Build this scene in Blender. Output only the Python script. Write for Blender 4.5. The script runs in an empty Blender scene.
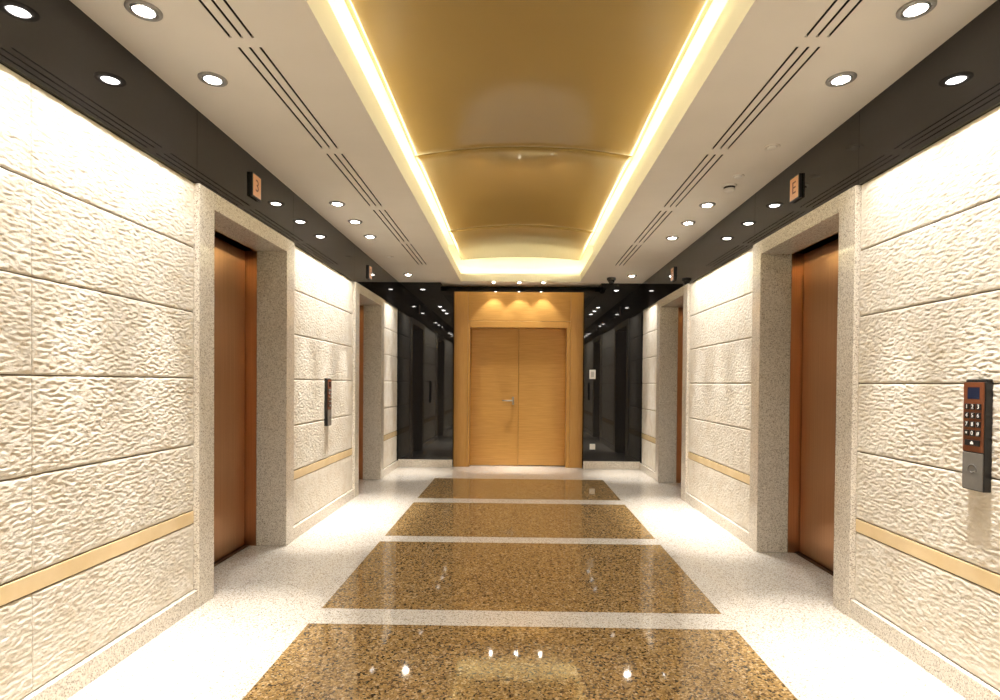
import bpy, bmesh, math, random
import numpy as np
from mathutils import Vector, Matrix

random.seed(7)
scn = bpy.context.scene
col = scn.collection

# ------------------------------------------------------------------ camera, world, exposure
XL, XR = -1.896, 1.963            # the two side walls
ZC, ZW = 2.945, 2.5165            # ceiling, top of the stone cladding
YE = 8.90                         # black glass end wall
YN = -2.4                         # wall behind the camera
EYE = 1.35

cam_d = bpy.data.cameras.new('camera')
cam_d.sensor_width = 36.0
cam_d.sensor_fit = 'HORIZONTAL'
cam_d.lens = 560.0 / 1000.0 * 36.0
cam_d.shift_x = (500 - 508.38) / 1000.0
cam_d.shift_y = (390.51 - 350) / 1000.0
cam_d.clip_start = 0.02
cam = bpy.data.objects.new('camera', cam_d)
col.objects.link(cam)
pitch, yaw, roll = 0.0128, 0.0156, 0.0084
f = Vector((-math.sin(yaw) * math.cos(pitch), math.cos(yaw) * math.cos(pitch), -math.sin(pitch)))
r0 = f.cross(Vector((0, 0, 1))).normalized()
u0 = r0.cross(f).normalized()
r = r0 * math.cos(roll) + u0 * math.sin(roll)
u = u0 * math.cos(roll) - r0 * math.sin(roll)
M = Matrix((r, u, -f)).transposed().to_4x4()
M.translation = Vector((0, 0, EYE))
cam.matrix_world = M
scn.camera = cam

world = bpy.data.worlds.new('world')
scn.world = world
world.use_nodes = True
world.node_tree.nodes['Background'].inputs[0].default_value = (0.0, 0.0, 0.0, 1)
world.node_tree.nodes['Background'].inputs[1].default_value = 0.0

vs = scn.view_settings
vs.view_transform = 'Standard'
vs.look = 'None'
vs.gamma = 1.0
vs.use_curve_mapping = False
vs.exposure = 0.28
try:
    scn.cycles.max_bounces = 10
    scn.cycles.diffuse_bounces = 5
    scn.cycles.glossy_bounces = 5
    scn.cycles.sample_clamp_indirect = 6.0
    scn.cycles.caustics_reflective = False
    scn.cycles.caustics_refractive = False
except Exception:
    pass

BEAM_W, SPILL_W, WASH_COL = 420.0, 66.0, (1.0, 0.972, 0.925)      # downlights along the stone walls
DOOR_W = 21.0                                    # the three small lights at the wooden doors
COVE_E, COVE_COL = 75.0, (1.0, 0.89, 0.50)       # light strips in the cove


# ------------------------------------------------------------------ materials
def s2l(c):
    return tuple(((v / 255.0) / 12.92 if v / 255.0 <= 0.04045 else ((v / 255.0 + 0.055) / 1.055) ** 2.4) for v in c) + (1.0,)


def new_mat(name, color=(0.8, 0.8, 0.8, 1), rough=0.5, metal=0.0, spec=0.5, coat=0.0, emit=None, emit_s=0.0):
    m = bpy.data.materials.new(name)
    m.use_nodes = True
    b = m.node_tree.nodes['Principled BSDF']
    b.inputs['Base Color'].default_value = color
    b.inputs['Roughness'].default_value = rough
    b.inputs['Metallic'].default_value = metal
    b.inputs['Specular IOR Level'].default_value = spec
    b.inputs['Coat Weight'].default_value = coat
    b.inputs['Coat Roughness'].default_value = 0.03
    if emit:
        b.inputs['Emission Color'].default_value = emit
        b.inputs['Emission Strength'].default_value = emit_s
    return m


def N(m, kind, **kw):
    n = m.node_tree.nodes.new(kind)
    for k, v in kw.items():
        if k in n.inputs.keys():
            n.inputs[k].default_value = v
        else:
            setattr(n, k, v)
    return n


def L(m, a, b):
    m.node_tree.links.new(a, b)


def ramp(m, stops, interp='LINEAR'):
    n = m.node_tree.nodes.new('ShaderNodeValToRGB')
    n.color_ramp.interpolation = interp
    while len(n.color_ramp.elements) < len(stops):
        n.color_ramp.elements.new(0.5)
    for e, (p, c) in zip(n.color_ramp.elements, stops):
        e.position = p
        e.color = c
    return n


def coords(m, scale=(1, 1, 1), kind='Object'):
    t = N(m, 'ShaderNodeTexCoord')
    mp = N(m, 'ShaderNodeMapping')
    mp.inputs['Scale'].default_value = scale
    L(m, t.outputs[kind], mp.inputs['Vector'])
    return mp.outputs['Vector']


def terrazzo(name, stops, rough, scale=170.0, coat=0.0, spec=0.5):
    m = new_mat(name, rough=rough, coat=coat, spec=spec)
    b = m.node_tree.nodes['Principled BSDF']
    c = coords(m)
    v = N(m, 'ShaderNodeTexVoronoi', Scale=scale)
    L(m, c, v.inputs['Vector'])
    sep = N(m, 'ShaderNodeSeparateColor')
    L(m, v.outputs['Color'], sep.inputs[0])
    rp = ramp(m, stops, 'CONSTANT')
    L(m, sep.outputs[0], rp.inputs[0])
    nz = N(m, 'ShaderNodeTexNoise', Scale=2.2, Detail=3.0)
    L(m, c, nz.inputs['Vector'])
    mx = N(m, 'ShaderNodeMix', data_type='RGBA', blend_type='MULTIPLY')
    mx.inputs[0].default_value = 0.18
    L(m, rp.outputs[0], mx.inputs[6])
    g = ramp(m, [(0.3, (0.75, 0.72, 0.68, 1)), (0.7, (1, 1, 1, 1))])
    L(m, nz.outputs['Fac'], g.inputs[0])
    L(m, g.outputs[0], mx.inputs[7])
    L(m, mx.outputs[2], b.inputs['Base Color'])
    return m


MAT = {}
MAT['terrazzo'] = terrazzo('white_terrazzo', [
    (0.0, s2l((140, 131, 119))), (0.09, s2l((184, 172, 154))), (0.24, s2l((203, 196, 185))),
    (0.55, s2l((214, 208, 199))), (0.84, s2l((194, 186, 175))), (0.95, s2l((168, 160, 148)))], 0.10)
MAT['frame_stone'] = terrazzo('speckled_frame_granite', [
    (0.0, s2l((160, 151, 138))), (0.10, s2l((200, 191, 177))), (0.32, s2l((222, 215, 203))),
    (0.62, s2l((229, 223, 212))), (0.86, s2l((210, 201, 187))), (0.95, s2l((182, 169, 152)))], 0.05, scale=190.0)


def granite():
    m = new_mat('brown_granite', rough=0.045, spec=0.5)
    b = m.node_tree.nodes['Principled BSDF']
    c = coords(m)
    wn = N(m, 'ShaderNodeTexNoise', Scale=26.0, Detail=2.0)
    L(m, c, wn.inputs['Vector'])
    add = N(m, 'ShaderNodeVectorMath', operation='MULTIPLY_ADD')
    L(m, wn.outputs['Color'], add.inputs[0])
    add.inputs[1].default_value = (0.028, 0.028, 0.028)
    L(m, c, add.inputs[2])
    v = N(m, 'ShaderNodeTexVoronoi', Scale=105.0)
    L(m, add.outputs[0], v.inputs['Vector'])
    sep = N(m, 'ShaderNodeSeparateColor')
    L(m, v.outputs['Color'], sep.inputs[0])
    rp = ramp(m, [(0.0, s2l((62, 48, 34))), (0.09, s2l((100, 78, 50))), (0.24, s2l((138, 110, 66))),
                  (0.45, s2l((158, 127, 79))), (0.64, s2l((144, 119, 83))), (0.78, s2l((171, 142, 96))),
                  (0.92, s2l((182, 158, 122)))], 'CONSTANT')
    L(m, sep.outputs[0], rp.inputs[0])
    nz = N(m, 'ShaderNodeTexNoise', Scale=150.0, Detail=4.0)
    L(m, c, nz.inputs['Vector'])
    g = ramp(m, [(0.34, (0.45, 0.40, 0.36, 1)), (0.52, (1, 1, 1, 1)), (0.75, (1.25, 1.2, 1.1, 1))])
    L(m, nz.outputs['Fac'], g.inputs[0])
    mx = N(m, 'ShaderNodeMix', data_type='RGBA', blend_type='MULTIPLY')
    mx.inputs[0].default_value = 0.8
    L(m, rp.outputs[0], mx.inputs[6])
    L(m, g.outputs[0], mx.inputs[7])
    L(m, mx.outputs[2], b.inputs['Base Color'])
    return m


MAT['granite'] = granite()


def rough_stone():
    m = new_mat('chiselled_cream_stone', rough=0.75, spec=0.25)
    b = m.node_tree.nodes['Principled BSDF']
    c = coords(m)
    nz = N(m, 'ShaderNodeTexNoise', Scale=9.0, Detail=6.0, Roughness=0.65)
    L(m, c, nz.inputs['Vector'])
    rp = ramp(m, [(0.28, s2l((213, 202, 184))), (0.5, s2l((226, 219, 206))), (0.72, s2l((233, 228, 218)))])
    L(m, nz.outputs['Fac'], rp.inputs[0])
    L(m, rp.outputs[0], b.inputs['Base Color'])
    c2 = coords(m, (10, 40, 70))
    n2 = N(m, 'ShaderNodeTexNoise', Scale=2.0, Detail=3.0, Roughness=0.6)
    L(m, c2, n2.inputs['Vector'])
    bp = N(m, 'ShaderNodeBump', Strength=0.6, Distance=0.004)
    L(m, n2.outputs['Fac'], bp.inputs['Height'])
    L(m, bp.outputs[0], b.inputs['Normal'])
    return m


MAT['stone'] = rough_stone()


def noise_color(name, c0, c1, scale, rough, mscale=(1, 1, 1), **kw):
    m = new_mat(name, rough=rough, **kw)
    b = m.node_tree.nodes['Principled BSDF']
    c = coords(m, mscale)
    nz = N(m, 'ShaderNodeTexNoise', Scale=scale, Detail=4.0)
    L(m, c, nz.inputs['Vector'])
    rp = ramp(m, [(0.3, s2l(c0)), (0.7, s2l(c1))])
    L(m, nz.outputs['Fac'], rp.inputs[0])
    L(m, rp.outputs[0], b.inputs['Base Color'])
    return m


MAT['band'] = noise_color('beige_marble', (224, 198, 152), (234, 212, 172), 7.0, 0.25)
MAT['plaster'] = noise_color('white_plaster', (224, 219, 210), (228, 223, 214), 3.0, 0.85, spec=0.2)
MAT['grout'] = new_mat('joint_grout', s2l((150, 132, 106)), 0.9)
MAT['black_glass'] = noise_color('black_glass', (15, 15, 17), (19, 18, 19), 2.0, 0.025)
MAT['fascia'] = noise_color('polished_black_fascia', (20, 18, 17), (24, 21, 20), 2.0, 0.03, spec=0.55)
MAT['dark'] = noise_color('dark_void', (14, 13, 12), (18, 17, 16), 4.0, 0.8)
MAT['wood'] = noise_color('honey_veneer', (188, 139, 70), (204, 155, 84), 3.2, 0.32, (1.2, 1.2, 26))
MAT['wood_up'] = noise_color('honey_veneer_upright', (190, 141, 72), (202, 153, 82), 3.2, 0.32, (26, 26, 1.2))
MAT['copper'] = new_mat('brushed_copper', s2l((190, 146, 112)), 0.28, metal=1.0)


def brush(m):
    bs = m.node_tree.nodes['Principled BSDF']
    g = N(m, 'ShaderNodeNewGeometry')
    x = N(m, 'ShaderNodeVectorMath', operation='CROSS_PRODUCT')
    L(m, g.outputs['True Normal'], x.inputs[0])
    x.inputs[1].default_value = (0.0, 0.0, 1.0)
    L(m, x.outputs[0], bs.inputs['Tangent'])          # the grain is upright: light spreads sideways
    bs.inputs['Anisotropic'].default_value = 0.97
    nz = N(m, 'ShaderNodeTexNoise', Scale=1.0, Detail=3.0)
    L(m, coords(m, (300, 300, 1.5)), nz.inputs['Vector'])
    rp = ramp(m, [(0.3, s2l((182, 138, 104))), (0.7, s2l((198, 154, 118)))])
    L(m, nz.outputs['Fac'], rp.inputs[0])
    L(m, rp.outputs[0], bs.inputs['Base Color'])


brush(MAT['copper'])
MAT['reader'] = noise_color('dull_grey_metal', (116, 113, 108), (126, 123, 118), 20.0, 0.45, metal=0.3)
MAT['bronze'] = noise_color('dark_bronze', (70, 46, 30), (84, 56, 36), 8.0, 0.4, metal=0.8)
MAT['gold'] = noise_color('gold_lacquer', (93, 74, 41), (97, 78, 45), 1.2, 0.40, metal=0.0, spec=0.2, coat=0.55)
MAT['gold'].node_tree.nodes['Principled BSDF'].inputs['Coat Roughness'].default_value = 0.06
MAT['steel'] = noise_color('satin_steel', (176, 176, 178), (190, 190, 192), 30.0, 0.3, metal=1.0)
MAT['grey'] = noise_color('grey_metal', (142, 140, 136), (152, 150, 146), 20.0, 0.45, metal=0.3)
MAT['black'] = noise_color('black_plastic', (16, 16, 18), (20, 20, 22), 20.0, 0.35)
MAT['brown'] = noise_color('brown_anodised', (112, 62, 34), (122, 68, 38), 12.0, 0.4, metal=0.2)
MAT['salmon'] = noise_color('copper_display_face', (206, 152, 112), (214, 160, 120), 10.0, 0.4)
MAT['glyph'] = new_mat('display_glyph', s2l((96, 44, 24)), 0.5)
MAT['navy'] = noise_color('display_window', (24, 34, 58), (30, 42, 68), 10.0, 0.15)
MAT['white'] = noise_color('white_plastic', (226, 224, 218), (232, 230, 224), 10.0, 0.4)
MAT['print'] = new_mat('white_print', s2l((236, 236, 232)), 0.5)
MAT['plate_grey'] = new_mat('pale_grey_plastic', s2l((186, 184, 178)), 0.4)
MAT['mark'] = new_mat('grey_mark', s2l((98, 96, 92)), 0.5)
MAT['lens'] = new_mat('lamp_lens', (1, 1, 1, 1), 0.4, emit=(1.0, 0.95, 0.88, 1), emit_s=110.0)
MAT['strip_end'] = new_mat('cove_strip_end', (1, 1, 1, 1), 0.5, emit=COVE_COL + (1,), emit_s=COVE_E * 0.55)
MAT['strip'] = new_mat('cove_strip', (1, 1, 1, 1), 0.5, emit=COVE_COL + (1,), emit_s=COVE_E)


# ------------------------------------------------------------------ mesh helpers
class MB:
    """collects shapes in world coordinates; build() links them as ONE mesh object"""

    def __init__(self):
        self.bm = bmesh.new()
        self.mats = []

    def mi(self, mat):
        if mat not in self.mats:
            self.mats.append(mat)
        return self.mats.index(mat)

    def _take(self, t, mat):
        k = self.mi(mat)
        me = bpy.data.meshes.new('tmp')
        for fc in t.faces:
            fc.material_index = k
        t.to_mesh(me)
        t.free()
        self.bm.from_mesh(me)
        bpy.data.meshes.remove(me)

    def box(self, a, b, c, d, e, g, mat, bev=0.0, seg=2):
        x0, x1 = sorted((a, b))
        y0, y1 = sorted((c, d))
        z0, z1 = sorted((e, g))
        t = bmesh.new()
        bmesh.ops.create_cube(t, size=1.0)
        for v in t.verts:
            v.co = Vector(((x0 + x1) / 2 + v.co.x * (x1 - x0), (y0 + y1) / 2 + v.co.y * (y1 - y0), (z0 + z1) / 2 + v.co.z * (z1 - z0)))
        if bev:
            bmesh.ops.bevel(t, geom=t.edges[:], offset=bev, segments=seg, affect='EDGES', profile=0.5)
        self._take(t, mat)
        return self

    def lathe(self, prof, mat, cx=0, cy=0, cz=0, seg=32):
        t = bmesh.new()
        rings = []
        for (rad, z) in prof:
            if rad < 1e-6:
                rings.append([t.verts.new((cx, cy, cz + z))])
            else:
                rings.append([t.verts.new((cx + rad * math.cos(2 * math.pi * i / seg), cy + rad * math.sin(2 * math.pi * i / seg), cz + z)) for i in range(seg)])
        for A, B in zip(rings, rings[1:]):
            for i in range(seg):
                j = (i + 1) % seg
                if len(A) == 1 and len(B) == 1:
                    continue
                if len(A) == 1:
                    t.faces.new((A[0], B[j], B[i]))
                elif len(B) == 1:
                    t.faces.new((A[i], A[j], B[0]))
                else:
                    t.faces.new((A[i], A[j], B[j], B[i]))
        bmesh.ops.recalc_face_normals(t, faces=t.faces[:])
        for fc in t.faces:
            fc.smooth = True
        self._take(t, mat)
        return self

    def tube(self, pts, rad, mat, seg=12):
        t = bmesh.new()
        pts = [Vector(p) for p in pts]
        rings = []
        for i, p in enumerate(pts):
            d = (pts[min(i + 1, len(pts) - 1)] - pts[max(i - 1, 0)]).normalized()
            a = d.cross(Vector((0, 0, 1)) if abs(d.z) < 0.9 else Vector((1, 0, 0))).normalized()
            b = d.cross(a)
            rings.append([t.verts.new(p + rad * (a * math.cos(2 * math.pi * k / seg) + b * math.sin(2 * math.pi * k / seg))) for k in range(seg)])
        for A, B in zip(rings, rings[1:]):
            for i in range(seg):
                j = (i + 1) % seg
                t.faces.new((A[i], A[j], B[j], B[i]))
        t.faces.new(rings[0])
        t.faces.new(rings[-1])
        bmesh.ops.recalc_face_normals(t, faces=t.faces[:])
        for fc in t.faces:
            fc.smooth = len(fc.verts) == 4
        self._take(t, mat)
        return self

    def text(self, s, size, mat, mtx, depth=0.0004):
        cu = bpy.data.curves.new('tmp_text', 'FONT')
        cu.body = s
        cu.size = size
        cu.extrude = depth
        cu.align_x = 'CENTER'
        cu.align_y = 'CENTER'
        o = bpy.data.objects.new('tmp_text', cu)
        col.objects.link(o)
        dg = bpy.context.evaluated_depsgraph_get()
        me = bpy.data.meshes.new_from_object(o.evaluated_get(dg))
        t = bmesh.new()
        t.from_mesh(me)
        t.transform(mtx)
        bpy.data.objects.remove(o)
        bpy.data.curves.remove(cu)
        bpy.data.meshes.remove(me)
        self._take(t, mat)
        return self

    def build(self, name, parent=None):
        me = bpy.data.meshes.new(name)
        if parent is not None:
            self.bm.transform(Matrix.Translation(-world_loc(parent)))
        self.bm.to_mesh(me)
        self.bm.free()
        for k in self.mats:
            me.materials.append(MAT[k])
        o = bpy.data.objects.new(name, me)
        col.objects.link(o)
        if parent is not None:
            o.parent = parent
        return o


def world_loc(o):
    v = Vector(o.location)
    while o.parent is not None:
        o = o.parent
        v = v + Vector(o.location)
    return v


def tag(o, label=None, cat=None, group=None, kind=None):
    if label:
        o['label'] = label
    if cat:
        o['category'] = cat
    if group:
        o['group'] = group
    if kind:
        o['kind'] = kind
    return o


def empty(name, loc, label, cat, group=None, kind=None):
    o = bpy.data.objects.new(name, None)
    o.empty_display_size = 0.1
    o.location = loc
    col.objects.link(o)
    return tag(o, label, cat, group, kind)


def copy_tree(o, kids, parent=None):
    c = o.copy()
    col.objects.link(c)
    if parent is not None:
        c.parent = parent
    for ch in kids.get(o, []):
        copy_tree(ch, kids, c)
    return c


def kids_of(root):
    k = {}
    for o in list(col.objects):
        if o.parent is not None:
            k.setdefault(o.parent, []).append(o)
    return k


# ------------------------------------------------------------------ noise for the chiselled stone
def perlin(u_, v_, seed):
    rng = np.random.RandomState(seed)
    ang = rng.rand(256, 256) * 2 * np.pi
    gx, gy = np.cos(ang), np.sin(ang)
    ui, vi = np.floor(u_).astype(int), np.floor(v_).astype(int)
    fu, fv = u_ - ui, v_ - vi

    def gr(a, b):
        return gx[(ui + a) & 255, (vi + b) & 255] * (fu - a) + gy[(ui + a) & 255, (vi + b) & 255] * (fv - b)
    su, sv = fu * fu * fu * (fu * (fu * 6 - 15) + 10), fv * fv * fv * (fv * (fv * 6 - 15) + 10)
    return (gr(0, 0) * (1 - su) + gr(1, 0) * su) * (1 - sv) + (gr(0, 1) * (1 - su) + gr(1, 1) * su) * sv


def stone_blocks(name, side, blocks, parent, step=0.0095):
    """rough faced blocks: each a relief surface whose edges fall back into the joints"""
    V, F = [], []
    base = 0
    X0 = (XL - 0.016) if side < 0 else (XR + 0.016)
    sg = 1.0 if side < 0 else -1.0
    for (y0, y1, z0, z1, st) in blocks:
        g = 0.0025
        ys = np.linspace(y0 + 0.0006, y1 - 0.0006, max(2, int((y1 - y0) / st) + 1))
        zs = np.linspace(z0 + g, z1 - g, max(2, int((z1 - z0) / st) + 1))
        Y, Z = np.meshgrid(ys, zs, indexing='ij')
        sd = 11 if side < 0 else 23
        wy = Y + 0.010 * perlin(Y / 0.06, Z / 0.05, sd + 5)
        wz = Z + 0.007 * perlin(Y / 0.05 + 40, Z / 0.06, sd + 6)
        a = perlin(wy / 0.037 + 60, wz / 0.0118, sd)
        b = perlin(wy / 0.017 + 90, wz / 0.0072 + 9, sd + 1)
        c = perlin(Y / 0.22 + 30, Z / 0.16, sd + 2)
        h = 0.0040 * a + 0.0022 * b + 0.0016 * c - 0.0012 * np.abs(a + 0.5 * b)
        e = np.minimum(np.minimum(Y - y0, y1 - Y) * 8.0, np.minimum(Z - z0, z1 - Z))
        k = np.clip(e / 0.009, 0, 1)
        k = k * k * (3 - 2 * k)
        h = h * (0.25 + 0.75 * k) - 0.006 * (1 - k)
        X = X0 + sg * h
        n, mth = Y.shape
        V.append(np.stack([X, Y, Z], -1).reshape(-1, 3))
        idx = base + np.arange(n * mth).reshape(n, mth)
        q = np.stack([idx[:-1, :-1], idx[1:, :-1], idx[1:, 1:], idx[:-1, 1:]], -1).reshape(-1, 4)
        if side > 0:
            q = q[:, ::-1]
        F.append(q)
        base += n * mth
    V = np.concatenate(V)
    F = np.concatenate(F)
    me = bpy.data.meshes.new(name)
    me.vertices.add(len(V))
    me.vertices.foreach_set('co', V.ravel())
    me.loops.add(F.size)
    me.loops.foreach_set('vertex_index', F.ravel().astype(np.int32))
    me.polygons.add(len(F))
    me.polygons.foreach_set('loop_start', np.arange(0, F.size, 4, dtype=np.int32))
    me.polygons.foreach_set('use_smooth', np.ones(len(F), dtype=bool))
    me.update(calc_edges=True)
    me.validate()
    me.materials.append(MAT['stone'])
    o = bpy.data.objects.new(name, me)
    col.objects.link(o)
    o.parent = parent
    return o


# ------------------------------------------------------------------ plan
LIFTS = [(3.285, 3.454, 4.546, 4.702), (6.480, 6.648, 7.720, 7.885)]
ZO = 2.408
STRETCH = [(YN, 3.285), (4.702, 6.480), (7.885, YE)]
COURSES = [(0.107, 0.502), (0.583, 0.971), (0.971, 1.366), (1.366, 1.754), (1.754, 2.134), (2.134, ZW)]
SLABS = [(-1.15, 0.05), (0.25, 1.49), (1.68, 3.095), (3.305, 4.722), (4.894, 6.285), (6.514, 7.889)]
GL, GR = -1.155, 1.219
CL, CR, CN, CE = -0.897, 0.972, -2.0, 8.786       # opening of the light cove
RL, RR, RB = -1.23, 1.318, 9.27                   # recess that holds the wooden doors


def side_x(side, out):
    """x at a distance 'out' behind the wall plane (negative = towards the room)"""
    return XL - out if side < 0 else XR + out


def cells(mb, xs, ys, z0, z1, mat, skip):
    xs, ys = sorted(set(xs)), sorted(set(ys))
    for xa, xb in zip(xs, xs[1:]):
        for ya, yb in zip(ys, ys[1:]):
            if not skip((xa + xb) / 2, (ya + yb) / 2):
                mb.box(xa, xb, ya, yb, z0, z1, mat)


# ------------------------------------------------------------------ floor
mb = MB()
ys = [YN - 0.1, 9.75]
for a, b in SLABS:
    ys += [a, b]
cells(mb, [XL - 0.45, GL, GR, XR + 0.45], ys, -0.08, 0.0, 'terrazzo',
      lambda x, y: GL < x < GR and any(a < y < b for a, b in SLABS))
floor = tag(mb.build('floor'), 'polished white speckled terrazzo floor of the lift lobby', 'floor', kind='structure')
for a, b in SLABS:
    MB().box(GL + 0.001, GR - 0.001, a + 0.001, b - 0.001, -0.08, 0.0, 'granite').build('granite_slab', floor)

# ------------------------------------------------------------------ ceiling with slots and light cove
SLOT_W = 0.013
SLOT_X = [-1.345, -1.292, -1.241, 1.306, 1.357, 1.408]
SLOT_Y = [(-1.07, 0.08), (0.155, 1.30), (1.375, 2.603), (2.677, 3.829), (3.918, 5.082), (5.185, 6.361), (6.45, 7.59)]
mb = MB()
xs = [XL, RL, CL, CR, RR, XR]
ysb = [YN, CN, CE, YE]
for x in SLOT_X:
    xs += [x - SLOT_W / 2, x + SLOT_W / 2]
for a, b in SLOT_Y:
    ysb += [a, b]
cells(mb, xs, ysb, ZC, ZC + 0.02, 'plaster',
      lambda x, y: (CL < x < CR and CN < y < CE) or (any(abs(x - s) < SLOT_W / 2 for s in SLOT_X) and any(a < y < b for a, b in SLOT_Y)))
mb.box(RL, RR, YE, RB, ZC, ZC + 0.02, 'plaster')
LT = 3.070                                           # top of the lip
ZP = 3.56                                            # void above the gold panels
mb.box(CL - 0.02, CL, CN, CE, ZC + 0.02, LT, 'plaster')
mb.box(CR, CR + 0.02, CN, CE, ZC + 0.02, LT, 'plaster')
mb.box(CL - 0.02, CR + 0.02, CE, CE + 0.02, ZC + 0.02, LT, 'plaster')
mb.box(CL - 0.02, CR + 0.02, CN - 0.02, CN, ZC + 0.02, LT, 'plaster')
TW = 0.22
mb.box(CL - TW - 0.02, CL - TW, CN - TW, CE + TW, ZC + 0.02, ZP, 'plaster')
mb.box(CR + TW, CR + TW + 0.02, CN - TW, CE + TW, ZC + 0.02, ZP, 'plaster')
mb.box(CL - TW, CR + TW, CE + TW, CE + TW + 0.02, ZC + 0.02, ZP, 'plaster')
mb.box(CL - TW, CR + TW, CN - TW - 0.02, CN - TW, ZC + 0.02, ZP, 'plaster')
mb.box(CL - TW - 0.02, CR + TW + 0.02, CN - TW - 0.02, CE + TW + 0.02, ZP, ZP + 0.02, 'plaster')
ceiling = tag(mb.build('ceiling'), 'white plaster ceiling with a long lit cove', 'ceiling', kind='structure')

# black fascia above the stone, polished like a mirror
for side, nm in ((-1, 'trim_1'), (1, 'trim_2')):
    mb = MB()
    cuts = [YN, 0.09, 1.5, 3.285, 4.702, 6.480, 7.885, YE]
    for a, b in zip(cuts, cuts[1:]):
        mb.box(side_x(side, 0), side_x(side, 0.03), a + 0.001, b - 0.001, ZW, ZC, 'fascia')
    mb.box(side_x(side, 0.031), side_x(side, 0.05), YN, YE, ZW, ZC, 'dark')
    tag(mb.build(nm), 'polished black fascia band above the %s stone wall' % ('left' if side < 0 else 'right'), 'fascia', kind='structure')

# ------------------------------------------------------------------ side walls
for side, nm in ((-1, 'left'), (1, 'right')):
    mb = MB()
    for (a, b) in STRETCH:
        mb.box(side_x(side, 0.036), side_x(side, 0.46), a, b, 0.0, ZW, 'grout')
    for (a0, a1, a2, a3) in LIFTS:                      # wall above and behind the lift doors
        mb.box(side_x(side, 0.40), side_x(side, 0.46), a0, a3, 0.0, ZW, 'dark')
        mb.box(side_x(side, 0.24), side_x(side, 0.40), a0, a3, ZO + 0.02, ZW, 'dark')
    wall = tag(mb.build('wall_' + nm), '%s lobby wall clad in rough chiselled cream stone' % nm, 'wall', kind='structure')
    for (a, b) in STRETCH:
        bl = []
        for (z0, z1) in COURSES:
            if a < 0:
                bl += [(a, 0.05, z0, z1, 0.05), (0.05, 1.1, z0, z1, 0.03), (1.1, 1.8, z0, z1, 0.02), (1.8, 2.178, z0, z1, 0.0045), (2.178, b, z0, z1, 0.0045)]
            else:
                bl.append((a, b, z0, z1, 0.006 if a < 6 else 0.009))
        stone_blocks('stone_cladding', side, bl, wall)
        MB().box(side_x(side, 0.0155), side_x(side, 0.035), a + 0.001, b - 0.001, 0.506, 0.579, 'band', 0.002).build('marble_band', wall)
    # skirting
    mb = MB()
    for (a, b) in STRETCH:
        mb.box(side_x(side, -0.008), side_x(side, 0.035), a, b - 0.0005, 0.0, 0.106, 'frame_stone', 0.002)
    tag(mb.build('baseboard_' + nm), 'speckled stone skirting along the %s wall' % nm, 'skirting', kind='structure')

# wall behind the viewer
mb = MB()
mb.box(XL - 0.4, XR + 0.4, YN - 0.1, YN, 0.0, ZC, 'band')
tag(mb.build('wall_near'), 'plain stone wall closing the lobby behind the viewer', 'wall', kind='structure')

# end wall: black glass panels either side of the recess of the doors
mb = MB()
for xa, xb in ((XL, RL), (RR, XR)):
    mb.box(xa, xb, YE, YE + 0.02, 0.125, ZC, 'black_glass')
for xa, xb in ((RL - 0.02, RL), (RR, RR + 0.02)):
    mb.box(xa, xb, YE + 0.02, RB, 0.0, ZC, 'black_glass')
mb.box(RL - 0.02, RR + 0.02, RB, RB + 0.02, 0.0, ZC, 'black_glass')
mb.box(RL, -1.022, YE, YE + 0.02, 0.125, 2.81, 'black_glass')
mb.box(1.057, RR, YE, YE + 0.02, 0.125, 2.81, 'black_glass')
mb.box(XL - 0.46, RL, YE + 0.021, YE + 0.06, 0.0, ZC, 'dark')
mb.box(RR, XR + 0.46, YE + 0.021, YE + 0.06, 0.0, ZC, 'dark')
tag(mb.build('wall_far'), 'far wall of polished black glass either side of the wooden doors', 'wall', kind='structure')
mb = MB()
mb.box(XL + 0.008, -1.024, YE - 0.006, YE + 0.015, 0.0, 0.124, 'frame_stone', 0.002)
mb.box(1.059, XR - 0.008, YE - 0.006, YE + 0.015, 0.0, 0.124, 'frame_stone', 0.002)
tag(mb.build('baseboard_far'), 'speckled stone skirting under the black glass', 'skirting', kind='structure')

# ------------------------------------------------------------------ lift doors
n = 0
for side, nm in ((-1, 'left'), (1, 'right')):
    for k, (a0, a1, a2, a3) in enumerate(LIFTS):
        n += 1
        root = empty('door_%d' % n, (side_x(side, 0), (a1 + a2) / 2, 0),
                     'copper lift door in speckled stone frame, %s of the two in the %s wall' % (('nearer', 'farther')[k], nm),
                     'lift door', kind='structure')
        P, Q = side_x(side, -0.014), side_x(side, 0.235)
        for ya, yb in ((a0 + 0.001, a1), (a2, a3 - 0.001)):
            MB().box(P, Q, ya, yb, 0.0, ZW - 0.001, 'frame_stone', 0.004).build('jamb', root)
        MB().box(P, Q, a1, a2, ZO, ZW - 0.001, 'frame_stone', 0.004).build('lintel', root)
        P, Q = side_x(side, 0.236), side_x(side, 0.335)
        for ya, yb in ((a1 - 0.02, a1), (a2, a2 + 0.02)):
            MB().box(P, Q, ya, yb, 0.0, ZO + 0.02, 'copper', 0.002).build('side_panel', root)
        MB().box(P, Q, a1, a2, ZO, ZO + 0.02, 'copper', 0.002).build('head_panel', root)
        P, Q = side_x(side, 0.325), side_x(side, 0.355)
        mid = (a1 + a2) / 2
        for ya, yb in ((a1 + 0.010, mid - 0.0015), (mid + 0.0015, a2 - 0.010)):
            MB().box(P, Q, ya, yb, 0.012, ZO - 0.003, 'copper', 0.003).build('door_leaf', root)
        MB().box(side_x(side, 0.29), side_x(side, 0.36), a1, a2, 0.0, 0.010, 'bronze', 0.002).build('sill', root)

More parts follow.
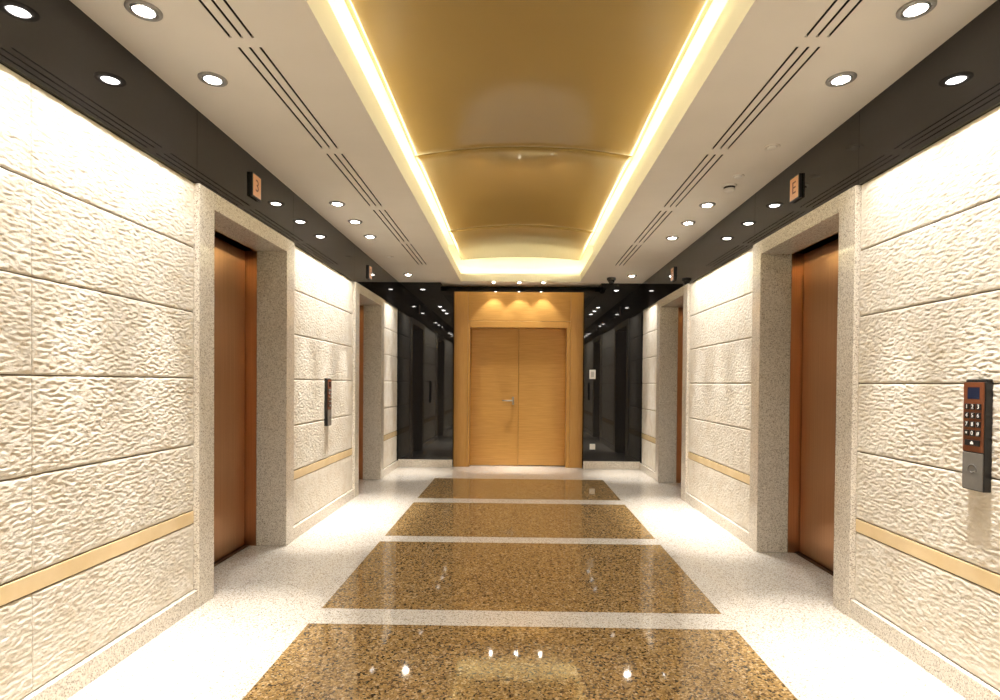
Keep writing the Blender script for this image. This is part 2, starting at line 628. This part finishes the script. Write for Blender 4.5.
# ------------------------------------------------------------------ wooden double door
n += 1
PF = 9.0                                              # face of the wooden surround
DL = PF + 0.15                                          # face of the leaves
root = empty('door_%d' % n, (0.015, PF, 0), 'honey coloured wooden double door in a tall wooden surround', 'door', kind='structure')
for xa, xb in ((-1.02, -0.80), (0.851, 1.055)):
    MB().box(xa, xb, PF, PF + 0.2, 0.0, 2.816, 'wood_up', 0.003).build('pilaster', root)
MB().box(-0.797, 0.848, PF + 0.004, PF + 0.2, 2.352, 2.816, 'wood', 0.003).build('transom_panel', root)
mb = MB()
mb.box(-0.797, -0.765, PF - 0.002, PF + 0.2, 0.0, 2.346, 'wood_up', 0.006)
mb.box(0.790, 0.848, PF - 0.002, PF + 0.2, 0.0, 2.346, 'wood_up', 0.006)
mb.box(-0.7648, 0.7898, PF - 0.002, PF + 0.2, 2.245, 2.346, 'wood', 0.006)
mb.build('architrave', root)
leafL = MB().box(-0.763, 0.020, DL, DL + 0.045, 0.006, 2.243, 'wood', 0.003).build('door_leaf', root)
leafR = MB().box(0.0235, 0.788, DL, DL + 0.045, 0.012, 2.243, 'wood', 0.003).build('door_leaf', root)
MB().box(-0.004, 0.020, DL - 0.012, DL, 0.006, 2.243, 'wood_up', 0.003).build('meeting_strip', root)
mb = MB()
mb.box(-0.082, -0.048, DL - 0.008, DL, 1.00, 1.13, 'steel', 0.002)
mb.tube([(-0.065, DL - 0.004, 1.068), (-0.065, DL - 0.05, 1.068), (-0.075, DL - 0.058, 1.068), (-0.24, DL - 0.058, 1.068)], 0.011, 'steel')
h = mb.build('door_handle', leafL)
h['label'] = 'steel lever door handle'

# ------------------------------------------------------------------ gold panels in the cove
PAN = [(-1.98, 0.08), (0.096, 2.42), (2.436, 4.764), (4.78, 7.10), (7.116, 8.75)]
PLAB = {0: 'behind the viewer', 1: 'above the viewer', 2: 'nearest to the viewer in the lit cove, longest in view',
        3: 'in the middle of the lit cove', 4: 'last in the lit cove, nearest to the wooden doors'}
for i, (a, b) in enumerate(PAN):
    t = bmesh.new()
    NX, NY, TH = 48, 48, 0.03
    far = 0.05 if i == 4 else 0.08
    sag = 0.0 if i == 4 else 0.10
    def surf(s, q, up):
        x = CL + 0.004 + (CR - CL - 0.008) * s
        rise = 0.08 + (far - 0.08) * q
        par = 1 - (2 * s - 1) ** 2
        z = 3.258 + rise * par + sag * (1 - (2 * q - 1) ** 2) * (0.22 + 0.78 * par)
        ed = min(s * 1.86, (1 - s) * 1.86, q * (b - a), (1 - q) * (b - a))
        rnd = 0.012 * (1 - min(1.0, ed / 0.02)) ** 2
        return (x, a + (b - a) * q, z + (TH if up else rnd))
    lo = [[t.verts.new(surf(s / NX, q / NY, False)) for q in range(NY + 1)] for s in range(NX + 1)]
    up = [[t.verts.new(surf(s / NX, q / NY, True)) for q in range(NY + 1)] for s in range(NX + 1)]
    for s in range(NX):
        for q in range(NY):
            t.faces.new((lo[s][q], lo[s][q + 1], lo[s + 1][q + 1], lo[s + 1][q]))
            t.faces.new((up[s][q], up[s + 1][q], up[s + 1][q + 1], up[s][q + 1]))
    for s in range(NX):
        t.faces.new((lo[s][0], lo[s + 1][0], up[s + 1][0], up[s][0]))
        t.faces.new((lo[s][NY], up[s][NY], up[s + 1][NY], lo[s + 1][NY]))
    for q in range(NY):
        t.faces.new((lo[0][q], up[0][q], up[0][q + 1], lo[0][q + 1]))
        t.faces.new((lo[NX][q], lo[NX][q + 1], up[NX][q + 1], up[NX][q]))
    bmesh.ops.recalc_face_normals(t, faces=t.faces[:])
    for fc in t.faces:
        fc.smooth = abs(fc.normal.z) > 0.5
    mb = MB()
    mb._take(t, 'gold')
    o = mb.build('ceiling_panel')
    tag(o, 'curved gold lacquered ceiling panel ' + PLAB[i], 'ceiling panel', 'gold vaulted ceiling panels')

# light strips lying in the trough
for nm2, box in (('along the left edge', (CL - 0.125, CL - 0.095, CN, CE)), ('along the right edge', (CR + 0.095, CR + 0.125, CN, CE)),
                 ('across the end by the wooden doors', (CL, CR, CE + 0.024, CE + 0.05))):
    root = empty('light_strip', ((box[0] + box[1]) / 2, (box[2] + box[3]) / 2, ZC + 0.02), 'warm yellow light strip hidden in the cove ' + nm2, 'light strip', 'cove light strips')
    zt = 2.968 if 'end' in nm2 else 3.075
    MB().box(box[0], box[1], box[2], box[3], ZC + 0.0205, zt, 'white', 0.0005).build('batten', root)
    MB().box(box[0] + 0.003, box[1] - 0.003, box[2] + 0.003, box[3] - 0.003, zt, zt + (0.014 if 'end' in nm2 else 0.027), 'strip_end' if 'end' in nm2 else 'strip', 0.004).build('diffuser', root)

# ------------------------------------------------------------------ downlights
def spot(parent, watts, colour, angle, blend, z):
    ld = bpy.data.lights.new('lamp', 'SPOT')
    ld.energy = watts
    ld.color = colour
    ld.spot_size = math.radians(angle)
    ld.spot_blend = blend
    ld.shadow_soft_size = 0.03
    lo_ = bpy.data.objects.new('lamp', ld)
    col.objects.link(lo_)
    lo_.parent = parent
    lo_.location = (0, 0, z)
    return lo_


def make_downlight(name, rad, beams):
    root = empty(name, (0, 0, 0), 'x', 'downlight')
    MB().lathe([(rad, 0.0), (rad, -0.004), (rad * 0.95, -0.0075), (rad * 0.80, -0.008), (rad * 0.74, -0.006), (rad * 0.74, -0.001)], 'grey', seg=40).build('trim_ring', root)
    MB().lathe([(rad * 0.72, -0.001), (rad * 0.72, -0.006), (rad * 0.66, -0.0095), (rad * 0.60, -0.0095), (rad * 0.58, -0.003)], 'steel', seg=40).build('inner_ring', root)
    MB().lathe([(rad * 0.585, -0.004), (rad * 0.5, -0.009), (rad * 0.3, -0.0135), (0.0, -0.015)], 'lens', seg=40).build('lens', root)
    for watts, angle, blend in beams:
        spot(root, watts, WASH_COL, angle, blend, -0.02)
    return root


wash = make_downlight('downlight', 0.071, ((BEAM_W, 31, 1.0), (SPILL_W, 108, 1.0)))
kids = kids_of(wash)
LY = [(2.408, 'second light'), (2.955, 'nearest light in full view'), (5.0, 'first of three'), (5.555, 'middle of three'), (6.12, 'last of three'), (8.26, 'single light')]
PLACE = {2.408: 'before the nearer lift, cut off least by the top of the picture', 2.955: 'just before the nearer lift', 5.0: 'just past the nearer lift, nearest of three',
         5.555: 'between the two lifts, middle of three', 6.12: 'just before the farther lift, last of three', 8.26: 'alone past the farther lift by the black glass',
         1.86: 'first before the nearer lift', 0.0: 'behind the viewer', -0.55: 'last behind the viewer', -1.1: 'far behind the viewer'}
first = True
for side, nm in ((-1, 'left'), (1, 'right')):
    x = -1.622 if side < 0 else 1.668
    for y in (-1.1, -0.55, 0.0, 1.86, 2.408, 2.955, 5.0, 5.555, 6.12, 8.26):  # the three behind the viewer are unseen, added to brighten the near floor
        o = wash if first else copy_tree(wash, kids)
        first = False
        o.location = (x, y, ZC)
        o['label'] = 'round recessed downlight over the %s wall, %s' % (nm, PLACE[y])
        if y == 2.408:
            o['label'] = 'big round recessed downlight over the %s wall, nearest to the top edge' % nm
        o['group'] = 'downlights along the %s stone wall' % nm

small = make_downlight('downlight', 0.042, ((DOOR_W, 78, 0.2), (240.0, 27, 1.0)))
kids = kids_of(small)
for i, (x, w) in enumerate(((-0.385, 'leftmost'), (0.02, 'middle'), (0.40, 'rightmost'))):
    o = small if i == 0 else copy_tree(small, kids)
    o.location = (x, 8.832, ZC)
    o['label'] = 'small downlight right above the wooden doors, %s of the three' % w
    o['group'] = 'small downlights at the wooden doors'

# ------------------------------------------------------------------ linear slot diffusers
ORD = ['farthest behind the viewer', 'behind the viewer', 'nearest in view', 'second in view', 'third in view', 'fourth in view', 'last, by the far wall']
for side, nm, sx in ((-1, 'left', SLOT_X[:3]), (1, 'right', SLOT_X[3:])):
    for i, (a, b) in enumerate(SLOT_Y):
        if i < 1:
            continue
        root = empty('slot_diffuser', (sx[1], (a + b) / 2, ZC), 'three dark slots in ceiling %s of the cove, %s' % (nm, ORD[i]), 'air vent', 'slot diffusers %s of the cove' % nm)
        for x in sx:
            w = SLOT_W / 2 - 0.0004
            mb = MB()
            mb.box(x - w, x - w + 0.001, a + 0.001, b - 0.001, ZC + 0.001, ZC + 0.06, 'dark')
            mb.box(x + w - 0.001, x + w, a + 0.001, b - 0.001, ZC + 0.001, ZC + 0.06, 'dark')
            mb.box(x - w, x + w, a + 0.001, b - 0.001, ZC + 0.06, ZC + 0.063, 'dark')
            mb.build('slot', root)

# ------------------------------------------------------------------ small fittings on the ceiling
def disc(x, y, label, rad=0.045):
    root = empty('sprinkler', (x, y, ZC), label, 'sprinkler', 'flush sprinkler covers')
    MB().lathe([(rad, 0), (rad, -0.003), (rad * 0.92, -0.005), (rad * 0.7, -0.005), (rad * 0.66, -0.0035)], 'plaster', x, y, ZC).build('rim', root)
    MB().lathe([(rad * 0.62, -0.002), (rad * 0.62, -0.009), (rad * 0.55, -0.011), (0, -0.0115)], 'white', x, y, ZC).build('cover_plate', root)


disc(1.69, 3.79, 'flush white sprinkler cover on the right of the ceiling, nearer than the smoke detector', 0.05)
disc(1.672, 4.32, 'flat white ceiling disc close behind the smoke detector', 0.045)
disc(-1.632, 7.1, 'flush white sprinkler cover on the left of the ceiling near the farther lift', 0.05)

root = empty('smoke_detector', (1.681, 4.52, ZC), 'round white smoke detector on the right of the ceiling', 'smoke detector')
MB().lathe([(0.056, 0), (0.056, -0.010), (0.052, -0.014), (0, -0.014)], 'white', 1.681, 4.52, ZC).build('base', root)
MB().lathe([(0.044, -0.014), (0.040, -0.030), (0.036, -0.030), (0.034, -0.016)], 'black', 1.681, 4.52, ZC).build('chamber_grille', root)
MB().lathe([(0.045, -0.030), (0.043, -0.040), (0.032, -0.047), (0, -0.049)], 'white', 1.681, 4.52, ZC).build('cap', root)

root = empty('dome_camera', (1.40, 8.45, ZC), 'small black dome camera on the ceiling edge by the right black glass', 'camera')
MB().lathe([(0.068, 0), (0.068, -0.03), (0.062, -0.038), (0, -0.038)], 'black', 1.40, 8.45, ZC).build('housing', root)
MB().lathe([(0.05, -0.038), (0.048, -0.055), (0.036, -0.078), (0.018, -0.09), (0, -0.093)], 'black_glass', 1.40, 8.45, ZC).build('dome', root)

# ------------------------------------------------------------------ floor indicators on the fascia
def face_matrix(side, x, y, z):
    """text plane that faces into the room from the given wall, readable from inside"""
    if side < 0:      # faces +x: right of the reader is +y
        m = Matrix(((0, 0, 1), (1, 0, 0), (0, 1, 0)))
    else:             # faces -x: right of the reader is -y
        m = Matrix(((0, 0, -1), (-1, 0, 0), (0, 1, 0)))
    return Matrix.Translation((x, y, z)) @ m.to_4x4()


for side, nm in ((-1, 'left'), (1, 'right')):
    for k, (yc, zc) in enumerate(((4.0, 2.742), (7.11, 2.742))):
        t_ = 0.021
        root = empty('floor_indicator', (side_x(side, 0), yc, zc - 0.08),
                     'black floor indicator with copper face on the %s fascia above the %s lift' % (nm, ('nearer', 'farther')[k]), 'lift indicator', 'floor indicators above the lifts')
        MB().box(side_x(side, 0.0), side_x(side, -t_), yc - 0.068, yc + 0.068, zc - 0.084, zc + 0.084, 'black', 0.003).build('housing', root)
        fx = side_x(side, -t_ - 0.0015)
        MB().box(side_x(side, -t_), fx, yc - 0.058, yc + 0.058, zc - 0.075, zc + 0.075, 'salmon', 0.0005).build('display_face', root)
        g = MB()
        g.text('3' if side < 0 else 'E', 0.12, 'glyph', face_matrix(side, side_x(side, -t_ - 0.002), yc, zc), 0.0006)
        g.build('floor_number', root)

# ------------------------------------------------------------------ call stations
for side, nm, yc in ((-1, 'left', 5.585), (1, 'right', 2.416)):
    z0, z1, hw, t_ = 0.910, 1.385, 0.056, 0.016
    root = empty('call_station', (side_x(side, 0), yc, z0),
                 'black and brown keypad panel on %s stone wall%s' % (nm, ' between the lifts' if side < 0 else ', close to the viewer'),
                 'call panel', 'lift call panels')
    mb = MB()
    mb.box(side_x(side, 0.02), side_x(side, -t_), yc - hw, yc + hw, z0, z1 - 0.012, 'black', 0.004)
    mb.box(side_x(side, 0.02), side_x(side, -t_ + 0.006), yc - hw, yc + hw, z1 - 0.016, z1, 'black', 0.006)
    mb.build('housing', root)
    fx0, fx1 = side_x(side, -t_ + 0.001), side_x(side, -t_ - 0.003)
    face = MB().box(fx0, fx1, yc - hw + 0.003, yc + hw - 0.003, z0 + 0.165, z1 - 0.014, 'brown', 0.001).build('keypad_face', root)
    low = MB().box(fx0, fx1, yc - hw + 0.003, yc + hw - 0.003, z0 + 0.004, z0 + 0.160, 'reader', 0.001)
    low.build('card_reader', root)
    fx2 = side_x(side, -t_ - 0.0034)
    g = MB()
    rr = 0.022
    zc = z0 + 0.088
    for a_, b_, rad in ((-20, 200, rr), (215, 325, rr * 0.55)):
        pts = []
        for q in range(13):
            th = math.radians(a_ + (b_ - a_) * q / 12)
            pts.append((fx2, yc + rad * math.cos(th), zc + rad * math.sin(th)))
        g.tube(pts, 0.0016, 'mark', 8)
    g.build('reader_symbol', root)
    MB().box(fx1, fx2, yc - 0.031, yc + 0.031, z1 - 0.085, z1 - 0.035, 'navy', 0.0005).build('display', face)
    rows = ['123', '456', '789', '*0#']
    for rI, row in enumerate(rows):
        for cI, ch in enumerate(row):
            dy = (cI - 1) * 0.030 * (1 if side < 0 else -1)
            zk = z1 - 0.118 - rI * 0.0375
            kx = side_x(side, -t_ - 0.007)
            mb = MB()
            mb.box(fx1, kx, yc + dy - 0.0125, yc + dy + 0.0125, zk - 0.013, zk + 0.013, 'black', 0.002)
            mb.text(ch, 0.024, 'print', face_matrix(side, side_x(side, -t_ - 0.0074), yc + dy, zk - (0.004 if ch == '*' else 0)), 0.0004)
            mb.build('key', face)
    zk = z1 - 0.118 - 4 * 0.0375 - 0.004
    mb = MB()
    mb.box(fx1, side_x(side, -t_ - 0.007), yc - 0.040, yc + 0.040, zk - 0.0125, zk + 0.0125, 'black', 0.002)
    mx = side_x(side, -t_ - 0.0074)
    mb.box(mx, side_x(side, -t_ - 0.0069), yc - 0.008, yc + 0.008, zk - 0.006, zk + 0.002, 'print')
    mb.box(mx, side_x(side, -t_ - 0.0069), yc - 0.004, yc + 0.004, zk + 0.002, zk + 0.007, 'print')
    mb.build('wide_key', face)

# ------------------------------------------------------------------ plates on the black glass
root = empty('light_switch', (1.191, YE, 1.44), 'white light switch plate on the black glass beside the wooden doors', 'light switch')
MB().box(1.143, 1.240, YE - 0.011, YE, 1.43, 1.575, 'white', 0.003).build('plate', root)
MB().box(1.166, 1.217, YE - 0.016, YE - 0.011, 1.46, 1.545, 'plate_grey', 0.002).build('rocker', root)
root = empty('wall_socket', (1.203, YE, 0.31), 'white square wall socket low on the black glass by the wooden doors', 'socket')
MB().box(1.158, 1.246, YE - 0.011, YE, 0.312, 0.400, 'white', 0.003).build('plate', root)
MB().lathe([(0.018, 0.0), (0.018, 0.004), (0.013, 0.004), (0.012, 0.001), (0, 0.001)], 'mark').build('socket_face', root)
sf = [o for o in col.objects if o.name.startswith('socket_face')][0]
sf.location = (0, -0.012, 0.046)
sf.rotation_euler = (math.radians(90), 0, 0)
